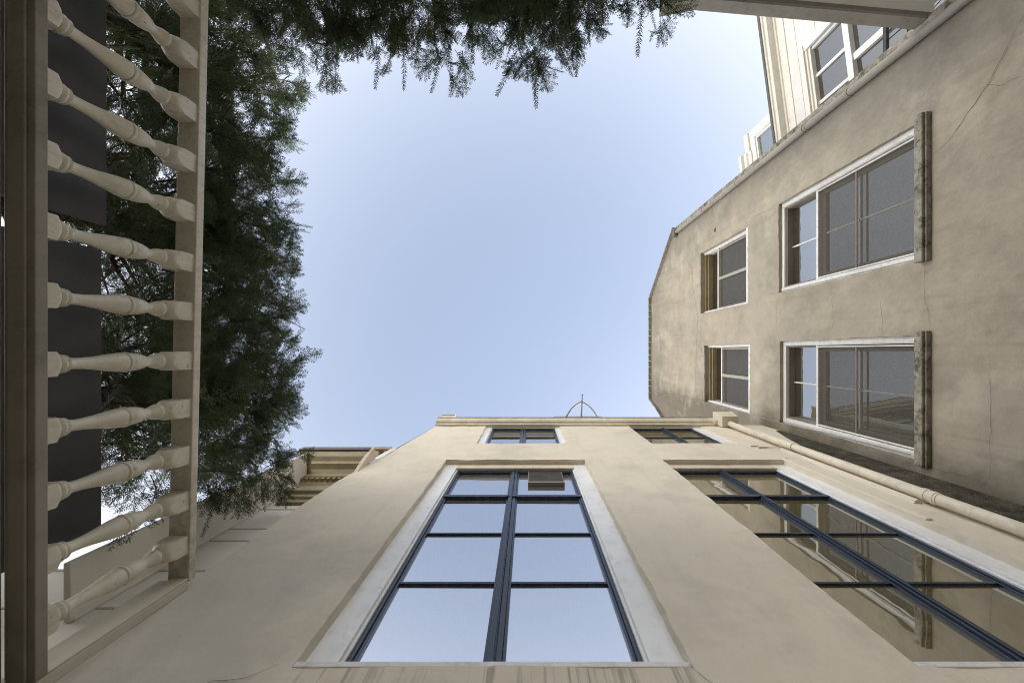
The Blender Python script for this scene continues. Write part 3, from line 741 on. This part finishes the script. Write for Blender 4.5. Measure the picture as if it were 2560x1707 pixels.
# ------------------------------------------------------------------ canopy roof at the top right
cn = thing('canopy_roof', 'flat canopy roof with pale boarded underside and weathered edge board at the top right', 'canopy', (4.2, -4.2, 4.3))
out_ = [(1.50, -3.82), (1.908, -3.895), (4.56, -3.66)]
inn = [(1.50, -9), (1.908, -9), (4.56, -9)]
sl_ = MB()
sl_.add([(x, y-.02, 4.47) for x, y in out_] + [(x, y, 4.47) for x, y in inn] + [(x, y-.02, 4.54) for x, y in out_] + [(x, y, 4.54) for x, y in inn],
        [(0, 1, 4, 3), (1, 2, 5, 4), (6, 7, 10, 9), (7, 8, 11, 10), (0, 1, 7, 6), (1, 2, 8, 7), (0, 3, 9, 6), (2, 5, 11, 8)])
obj('soffit', sl_, 'pale_wall', cn)
fa = MB()
for (x0_, y0_), (x1_, y1_) in zip(out_[:-1], out_[1:]):
    fa.hexa([(x0_, y0_, 4.40), (x1_, y1_, 4.40), (x1_, y1_-.028, 4.40), (x0_, y0_-.028, 4.40)], [(x0_, y0_, 4.56), (x1_, y1_, 4.56), (x1_, y1_-.028, 4.56), (x0_, y0_-.028, 4.56)])
fa.hexa([(1.50, -9, 4.40), (1.50, -3.83, 4.40), (1.528, -3.83, 4.40), (1.528, -9, 4.40)], [(1.50, -9, 4.56), (1.50, -3.83, 4.56), (1.528, -3.83, 4.56), (1.528, -9, 4.56)])
obj('edge_board', fa, 'lead', cn, bevel=.004)
tr = MB(); 
for (x0_, y0_), (x1_, y1_) in zip(out_[:-1], out_[1:]):
    tr.hexa([(x0_, y0_-.03, 4.43), (x1_, y1_-.03, 4.43), (x1_, y1_-.10, 4.43), (x0_, y0_-.10, 4.43)], [(x0_, y0_-.03, 4.469), (x1_, y1_-.03, 4.469), (x1_, y1_-.10, 4.469), (x0_, y0_-.10, 4.469)])
obj('trim', tr, 'brown', cn)

# ------------------------------------------------------------------ pale panelled neighbour (lower left)
YN = 1.56
nb = thing('pale_house', 'pale panelled house with moulded ochre cornice squeezed behind the cream wall and the yews', 'house', (-3, YN, -H))
def nw(a, z, d): return (a, YN+d, z)
wl = MB().box(-2.97, -1.98, YN, 5, -H, 5.0); wl.box(-9, -2.972, YN, 1.9, -H, 2.86); obj('wall', wl, 'pale_wall', nb)
jt = MB()
for zz in (2.42, 2.83, 3.28, 3.50, 3.93):
    jt.box(-9 if zz < 2.86 else -2.96, -2.0, YN-.003, YN+.01, zz-.008, zz+.008)
obj('panel_joint', jt, 'joint', nb)
pi_ = MB().box(-2.668, -2.627, 1.215, YN-.003, 2.285, 4.74); pi_.box(-2.675, -2.618, YN-.03, YN-.002, 2.30, 4.70)
obj('pilaster', pi_, 'pale_wall', nb, bevel=.006)
pe = MB().box(-2.70, -2.600, 1.22, 1.54, 4.742, 4.78); obj('pilaster_cap', pe, 'ochre', nb)
sc = MB(); prof = [(0, 4.03), (-.03, 4.04), (-.035, 4.10), (-.06, 4.12), (-.065, 4.17), (-.10, 4.19), (-.11, 4.25), (0, 4.27)]
sc.extrude(prof, -2.56, -2.03, lambda t, p, q: (t, YN+p-.001, q)); obj('string_course', sc, 'ochre', nb)
co = MB(); prof = [(0, 4.48), (-.02, 4.48), (-.025, 4.55), (-.05, 4.58), (-.055, 4.64), (-.10, 4.66), (-.10, 4.75), (-.14, 4.80), (-.20, 4.83), (-.21, 4.90), (-.26, 4.94), (-.29, 5.02), (-.30, 5.12), (0, 5.14)]
co.extrude(prof, -2.86, -2.03, lambda t, p, q: (t, YN+p-.001, q))
cno = obj('cornice', co, 'ochre', nb)
dn = MB()
for k in range(13): dn.box(-2.84+k*.063, -2.805+k*.063, YN-.092, YN-.055, 4.60, 4.655)
split('dentil', dn, [(k,) for k in range(13)], 'ochre', cno)
ci = MB().box(-2.9, -2.02, YN-.316, YN-.29, 5.05, 5.16); obj('cornice_lip', ci, 'roof', cno)
sd_ = MB(); sd_.extrude([(0.01, 4.45), (-.15, 4.62), (-.24, 4.85), (-.32, 5.17), (0.01, 5.17)], -2.028, -1.985, lambda t, p, q: (t, YN+p-.002, q)); obj('cornice_end', sd_, 'cream', nb)
ev = MB().box(-4.0, -2.42, 1.72, 3.2, 6.98, 7.06); ev.box(-4.0, -2.42, 1.70, 1.722, 6.95, 7.10); ev.box(-4.0, -2.42, 1.95, 2.0, 6.7, 6.98)
obj('eave', ev, 'ochre', nb)
for k in range(6):
    b_ = MB(); x = -3.55+k*.21; b_.box(x, x+.11, 1.74, 1.95, 6.90, 6.978); b_.tube([(x+.055, 1.86, 6.89), (x+.055, 1.92, 6.83)], [.05, .045], 12); obj('bracket', b_, 'creamtrim', nb, bevel=.005)
bw = MB().box(-3.9, -1.95, 2.0, 5, 5.0, 6.9); obj('upper_wall', bw, 'pale_wall', nb)

# ------------------------------------------------------------------ balustrade (left)
XB = -2.0
bal = thing('balustrade', 'white painted timber balustrade of turned balusters running along the garden wall', 'balustrade', (XB-.06, 0, 1.612))
ZB = 1.661
def ztop(y): return 2.385 - .025*y
br = MB().box(XB-.128, XB, -3.2, 1.345, 1.617, ZB); br.box(XB-.10, XB-.03, -3.2, 1.34, 1.606, 1.617)
obj('bottom_rail', br, 'oldrail', bal, bevel=.004)
hr = MB()
a, b = -3.2, 1.36
hr.hexa([(XB-.128, a, ztop(a)), (XB, a, ztop(a)), (XB, b, ztop(b)), (XB-.128, b, ztop(b))], [(XB-.128, a, ztop(a)+.058), (XB, a, ztop(a)+.062), (XB, b, ztop(b)+.045), (XB-.128, b, ztop(b)+.045)])
obj('handrail', hr, 'wood', bal, bevel=.005)
ep = MB().box(XB-.17, XB-.001, 1.346, 1.399, 1.612, 2.345)
ep.box(XB-.10, XB-.002, 1.334, 1.3455, 1.662, 2.348)
obj('end_post', ep, 'post', bal, bevel=.004)

def baluster_mesh():
    L = .733
    prof = [(.0, .08, 1), (.040, .08, 1), (.048, .071, 1), (.055, .061, 1), (.061, .052, 1), (.066, .043, 0), (.072, .037, 0), (.077, .042, 0), (.086, .0455, 0), (.096, .042, 0), (.100, .037, 0), (.105, .040, 0), (.111, .0405, 0),
            (.116, .033, 0), (.125, .0275, 0), (.15, .0258, 0), (.19, .0272, 0), (.24, .033, 0), (.29, .041, 0), (.33, .0465, 0), (.365, .0492, 0), (.368, .0445, 0), (.371, .0445, 0), (.375, .0505, 0), (.382, .0522, 0), (.388, .0505, 0), (.391, .0445, 0), (.394, .0445, 0), (.398, .047, 0),
            (.42, .0465, 0), (.45, .0425, 0), (.475, .036, 0), (.492, .029, 0), (.500, .0262, 0), (.512, .0275, 0), (.530, .034, 0), (.548, .0405, 0), (.551, .0385, 0), (.556, .0415, 0), (.566, .0435, 0), (.574, .0405, 0), (.579, .0345, 0), (.585, .033, 0),
            (.592, .040, 0), (.598, .047, 0), (.606, .0535, 1), (.617, .060, 1), (.630, .066, 1), (.645, .072, 1), (.660, .08, 1), (.735, .08, 1)]
    n = 48; vs = []
    for z, r, sq in prof:
        for k in range(n):
            t = 2*math.pi*k/n; c, s_ = math.cos(t), math.sin(t)
            q = 1/max(abs(c), abs(s_))
            rr_ = min(r, .053*q); vs.append((rr_*c, rr_*s_, z))
    fs = [(i*n+k, i*n+(k+1) % n, (i+1)*n+(k+1) % n, (i+1)*n+k) for i in range(len(prof)-1) for k in range(n)]
    fs += [tuple(range(n-1, -1, -1)), tuple(range((len(prof)-1)*n, len(prof)*n))]
    me = bpy.data.meshes.new('baluster'); me.from_pydata(vs, [], fs); me.update()
    me.polygons.foreach_set('use_smooth', [True]*len(me.polygons))
    try: me.set_sharp_from_angle(angle=R(38))
    except Exception: pass
    me.materials.append(M['wood']); return me
bm_ = baluster_mesh()
first = None
for y in (-2.25, -1.94, -1.646, -1.34, -1.055, -.773, -.492, -.22, .052, .312, .57, .82, 1.06):
    if first is None: o = bpy.data.objects.new('baluster', bm_); first = o
    else: o = first.copy()
    C.objects.link(o); o.parent = bal
    y = y*2.0/1.85*.925 if False else y*2.0/1.86
    o.location = (XB-.064-bal['base'][0], y-bal['base'][1], ZB-.001-bal['base'][2])
    o.rotation_euler = (0, 0, R(random.uniform(-2, 2))); o.scale = (1, 1, (ztop(y)-ZB+.002)/.735)

# charcoal privacy panels standing behind the balusters
for (ya, yb, za, zt_, lab) in ((-3.3, -.655, 1.63, 2.085, 'long charcoal panel standing behind the upper run of balusters, farther from the cream wall'), (-.525, .93, 1.63, 2.06, 'shorter charcoal panel standing behind the balusters, nearer the cream wall')):
    p_ = MB().box(-2.225, -2.205, ya, yb, za, zt_); tag(obj('privacy_panel', p_, 'dark', bevel=.003, origin=(-2.21, (ya+yb)/2, za)), lab, 'panel', 'charcoal panels behind the balustrade')

# ------------------------------------------------------------------ yew trees
def shoot(L, spacing, nl, nw_, base=0.0, droop=.15, rnd=rng):
    """needles along a curved axis in +x; returns triangles (n,3,3)"""
    s = np.arange(base*L+.004, L, spacing); n = len(s)
    tri = []
    z = -droop*(s/L)**2*L
    for side in (-1, 1):
        ll = nl*rnd.uniform(.75, 1.1, n)*(1-.35*np.clip((s/L-.75)/.25, 0, 1))
        ang = R(58)-R(18)*np.clip((s/L-.6)/.4, 0, 1) + rnd.normal(0, .12, n)
        tw = rnd.normal(.15, .28, n)
        dx, dy, dz = np.cos(ang), side*np.sin(ang)*np.cos(tw), np.sin(ang)*np.sin(tw)
        p = np.stack([s+rnd.uniform(-.002, .002, n), np.zeros(n), z], 1)
        t = p + np.stack([dx, dy, dz], 1)*ll[:, None]
        wv = np.stack([np.sin(ang), -side*np.cos(ang), np.zeros(n)], 1)*nw_*.5
        m = p*.7 + t*.3
        tri.append(np.stack([m-wv, m+wv, t], 1)); tri.append(np.stack([m+wv, m-wv, p], 1))
    return np.concatenate(tri)
def stem(L, r0, r1, droop):
    s = np.linspace(0, L, 5); z = -droop*(s/L)**2*L; r = np.linspace(r0, r1, 5); T = []
    for i in range(4):
        for k in range(3):
            a0, a1 = 2*math.pi*k/3, 2*math.pi*(k+1)/3
            P = lambda i, a: np.array([s[i], r[i]*math.cos(a), z[i]+r[i]*math.sin(a)])
            T += [[P(i, a0), P(i, a1), P(i+1, a1)], [P(i, a0), P(i+1, a1), P(i+1, a0)]]
    return np.array(T)
def rotz(a): c, s = math.cos(a), math.sin(a); return np.array([[c, -s, 0], [s, c, 0], [0, 0, 1]])
def rotx(a): c, s = math.cos(a), math.sin(a); return np.array([[1, 0, 0], [0, c, -s], [0, s, c]])
def branchlet(kind):
    nl, nww, sp = .042, .0078, .0150
    if kind == 'leader':
        L = rng.uniform(.32, .46); N = [shoot(L, sp*.95, nl*.95, nww*.9, .02, .10)]; S = [stem(L, .0034, .0018, .10)]; ks = 1 if rng.random() < .4 else 0
    else:
        L = rng.uniform(.22, .34); N = [shoot(L, sp, nl, nww, .15, .2)]; S = [stem(L, .004, .002, .2)]; ks = 7
    for k in range(ks):
        f = .22+.6*k/max(1, ks-1) if ks > 2 else .18
        l = (1-f)*L*rng.uniform(.55, .85)+.03; side = 1 if k % 2 else -1
        Rm = rotx(rng.normal(0, .25)) @ rotz(side*rng.uniform(.65, 1.0))
        off = np.array([f*L, 0, -.2*f*f*L])
        N.append(shoot(l, sp, nl, nww, .02, .2) @ Rm.T + off); S.append(stem(l, .0018, .0008, .2) @ Rm.T + off)
    return np.concatenate(N), np.concatenate(S)
PROT = [branchlet('norm') for _ in range(8)]; LEAD = [branchlet('leader') for _ in range(6)]

def frames(d, up):
    d = d/np.linalg.norm(d, axis=1, keepdims=True)
    y = np.cross(up, d); y /= np.linalg.norm(y, axis=1, keepdims=True)+1e-9
    z = np.cross(d, y); return np.stack([d, y, z], 2)      # columns
def scatter(pos, dirs, up, scl, prot):
    N, S = [], []; Fm = frames(dirs, up)*scl[:, None, None]
    which = rng.integers(0, len(prot), len(pos))
    for k, (n_, s_) in enumerate(prot):
        i = np.where(which == k)[0]
        if not len(i): continue
        for src, dst in ((n_, N), (s_, S)):
            v = src.reshape(-1, 3)
            dst.append((np.einsum('nij,mj->nmi', Fm[i], v) + pos[i][:, None, :]).reshape(-1, 3))
    return N, S
def tri_mesh(name, parts, mats):
    vs = np.concatenate([np.concatenate(p) for p in parts if p]); 
    cnt = [sum(len(q) for q in p)//3 for p in parts]
    nf = len(vs)//3; me = bpy.data.meshes.new(name)
    me.vertices.add(len(vs)); me.vertices.foreach_set('co', vs.astype(np.float32).ravel())
    me.loops.add(len(vs)); me.loops.foreach_set('vertex_index', np.arange(len(vs), dtype=np.int32))
    me.polygons.add(nf); me.polygons.foreach_set('loop_start', np.arange(0, len(vs), 3, dtype=np.int32))
    try: me.polygons.foreach_set('loop_total', np.full(nf, 3, dtype=np.int32))
    except Exception: pass
    me.polygons.foreach_set('material_index', np.repeat(np.arange(len(cnt)), cnt).astype(np.int32))
    for m_ in mats: me.materials.append(M[m_])
    me.update(); return me

def yew(label, lo, hi, n_in, trunk_base, faces=None, leaders=(), group='yew trees round the courtyard', seed=0, e=5.0, lm=(.12, .10), dep=.2):
    lo, hi = np.array(lo, float), np.array(hi, float); c, h = (lo+hi)/2, (hi-lo)/2
    base = (trunk_base[0], trunk_base[1], trunk_base[2]); b = np.array(base)
    t = thing('yew_tree', label, 'tree', base, group)
    # crown: superellipsoid shell with lumpy outline
    d = rng.normal(size=(n_in, 3)); d /= np.linalg.norm(d, axis=1, keepdims=True)
    if faces is not None:      # more shoots on the sides that carry the leafy face
        k = rng.random(n_in) < .45; fd = np.array(faces, float)
        d[k] = d[k]*.75 + fd[rng.integers(0, len(fd), k.sum())]; d /= np.linalg.norm(d, axis=1, keepdims=True)
    r = (np.abs(d)**e).sum(1)**(-1/e)
    lump = np.array([noise.noise(Vector((x*2.2+seed*3.1, y*2.2, z*2.2))) for x, y, z in d*r[:, None]*h+c])
    lump2 = np.array([noise.noise(Vector((x*5.5+seed, y*5.5, z*5.5))) for x, y, z in d*r[:, None]*h+c])
    depth = rng.exponential(dep, n_in); depth = np.minimum(depth, .8)
    rr = r*(1-depth/np.maximum(.6, np.linalg.norm(d*h, axis=1))) 
    pos = c + d*rr[:, None]*h + d*(lm[0]*lump+lm[1]*lump2)[:, None]
    nrm = np.sign(d)*np.abs(d)**(e-1)/h; nrm /= np.linalg.norm(nrm, axis=1, keepdims=True)
    dirs = nrm*.8 + rng.normal(0, .42, (n_in, 3)) + np.array([0, 0, .12])
    up = np.array([0, 0, 1.0]) + rng.normal(0, .45, (n_in, 3))
    scl = rng.uniform(.6, 1.05, n_in)
    N, S = scatter(pos-dirs/np.linalg.norm(dirs, axis=1, keepdims=True)*.18-b, dirs, up, scl, PROT)
    # leaders poking out
    q = rng.integers(0, n_in, int(n_in*.32)); outer = q[depth[q] < .14]
    if len(outer):
        N2, S2 = scatter(pos[outer]-b-nrm[outer]*.14, nrm[outer]*.9+rng.normal(0, .38, (len(outer), 3)), up[outer], rng.uniform(.45, .8, len(outer)), LEAD); N += N2; S += S2
    if len(leaders):
        L = np.array(leaders, float); K = np.repeat(L, 4, 0); P_ = K[:, :3]-b+K[:, 3:6]*rng.uniform(-.08, .12, (len(K), 1))+rng.normal(0, .06, (len(K), 3)); N2, S2 = scatter(P_, K[:, 3:6]+rng.normal(0, .4, (len(K), 3)), np.tile([0, 0, 1.0], (len(K), 1))+rng.normal(0, .3, (len(K), 3)), rng.uniform(.5, .85, len(K)), PROT); N += N2; S += S2
        N2, S2 = scatter(L[:, :3]-b, L[:, 3:6], np.tile([0, 0, 1.0], (len(L), 1))+rng.normal(0, .2, (len(L), 3)), L[:, 6], LEAD); N += N2; S += S2
    o = bpy.data.objects.new('crown', tri_mesh('crown', [N, S], ['yew', 'twig'])); C.objects.link(o); o.parent = t; o['base'] = list(base)
    # trunk and limbs
    tk = MB(); cz = float(c[2]); bx, by, bz = base
    tk.tube([(bx, by, bz), (bx+.03, by-.02, bz+(lo[2]-bz)*.6), (c[0], c[1], cz), (c[0]+.05, c[1], hi[2]-.25)], [.12, .09, .06, .02], 10)
    for k in range(34):
        z0_ = random.uniform(lo[2]-.1, hi[2]-.5); a = random.uniform(0, 6.28)
        e_ = Vector((c[0]+h[0]*random.uniform(.5, .85)*math.cos(a), c[1]+h[1]*random.uniform(.5, .85)*math.sin(a), z0_+random.uniform(.1, .7)))
        s_ = Vector((c[0], c[1], z0_)); m_ = s_.lerp(e_, .5)+Vector((random.uniform(-.1, .1), random.uniform(-.1, .1), random.uniform(-.12, .05)))
        tk.tube([s_, m_, e_], [.026, .014, .004], 6)
        for j in range(5):
            p0 = s_.lerp(e_, random.uniform(.3, .9)); p1 = p0+Vector((random.uniform(-.35, .35), random.uniform(-.35, .35), random.uniform(-.1, .35))); tk.tube([p0, p0.lerp(p1, .5)+Vector((0, 0, -.03)), p1], [.008, .005, .002], 5)
    obj('trunk', tk, 'bark', t, smooth=True)
    return t

TZ = 1.45
def tip(px, py, z, dx, dy, dz=0, s=1.0):       # a leader whose far end hangs at this place of the crown's edge
    x, y = (px-CX)*z/F, (py-CY)*z/F; v = Vector((dx, dy, dz)).normalized(); L = .38*s
    return (x-v.x*L, y-v.y*L, z+.04-v.z*L, v.x, v.y, v.z, s)
yew('dark yew crowded against the pale house beside the cream wall', (-4.2, -.5, 2.3), (-2.38, 1.22, 4.42), 950, (-3.5, .45, TZ), [(1, 0, 0), (.8, 0, .6)],
    [tip(505, 1325, 3.1, -.3, .9, 0, .9), tip(560, 1290, 3.2, -.1, .9, 0, .8), tip(615, 1275, 3.4, .2, .8, 0, .8), tip(660, 1270, 3.5, .2, .9, 0, .8), tip(720, 1240, 3.7, .6, .6, 0, .8), tip(700, 1250, 3.7, .3, .8, 0, .7), tip(770, 1150, 3.9, .9, .25, 0, .8)], seed=1, e=9.0, lm=(.09, .09), dep=.26)
yew('dark yew behind the middle of the balustrade', (-4.2, -2.0, 2.2), (-2.38, .0, 4.42), 960, (-3.5, -1.0, TZ), [(1, 0, 0), (.8, 0, .6)], seed=2, e=9.0, lm=(.09, .09), dep=.26)
yew('dark yew filling the courtyard corner behind the far balusters', (-4.2, -3.5, 2.2), (-2.38, -1.7, 4.40), 760, (-3.5, -2.6, TZ), [(1, 0, 0), (.6, .6, .6)], seed=3, e=9.0, lm=(.09, .09), dep=.26)
yew('wide yew overhanging the top of the court with drooping shoots', (-2.75, -4.7, 2.7), (-.55, -2.86, 4.08), 880, (-1.7, -3.9, -H), [(0, 1, 0), (0, .8, .6)],
    [tip(1010, 215, 3.6, .05, 1), tip(1080, 222, 3.6, -.2, 1), tip(1130, 210, 3.6, .1, 1), tip(935, 212, 3.6, -.1, 1), tip(800, 218, 3.6, -.1, 1), tip(830, 210, 3.7, .2, 1), tip(1180, 150, 3.6, 0, 1)], seed=4)
yew('yew with several very long shoots hanging into the sky right of the wide yew', (-.75, -4.5, 2.6), (.72, -2.86, 3.95), 680, (.3, -3.9, -H), [(0, 1, 0), (0, .8, .6)],
    [tip(1343, 258, 3.5, .05, 1, 0, 1.2), tip(1336, 230, 3.5, .1, 1, 0, .8), tip(1243, 228, 3.5, -.45, 1, 0, 1.1), tip(1370, 180, 3.5, .5, .8, 0, .7), tip(1290, 180, 3.5, -.4, .8, 0, .7), tip(1427, 182, 3.5, .35, 1, 0, .95), tip(1440, 182, 3.5, -.1, 1, 0, .95), tip(1520, 82, 3.5, .7, .6, 0, .8), tip(1460, 140, 3.5, .2, 1, 0, .7)], seed=5)
yew('small sparse yew with one long shoot beside the canopy corner', (.55, -4.3, 2.3), (1.22, -2.92, 3.5), 230, (.95, -3.7, -H), [(0, 1, 0), (0, .8, .6)],
    [tip(1595, 130, 3.4, -.12, 1, 0, 1.15), tip(1640, 60, 3.4, .2, 1, 0, .6), tip(1675, 38, 3.4, .6, .7, 0, .6), tip(1560, 45, 3.4, .2, 1, 0, .7), tip(1570, 60, 3.4, -.2, 1, 0, .6)], seed=6)
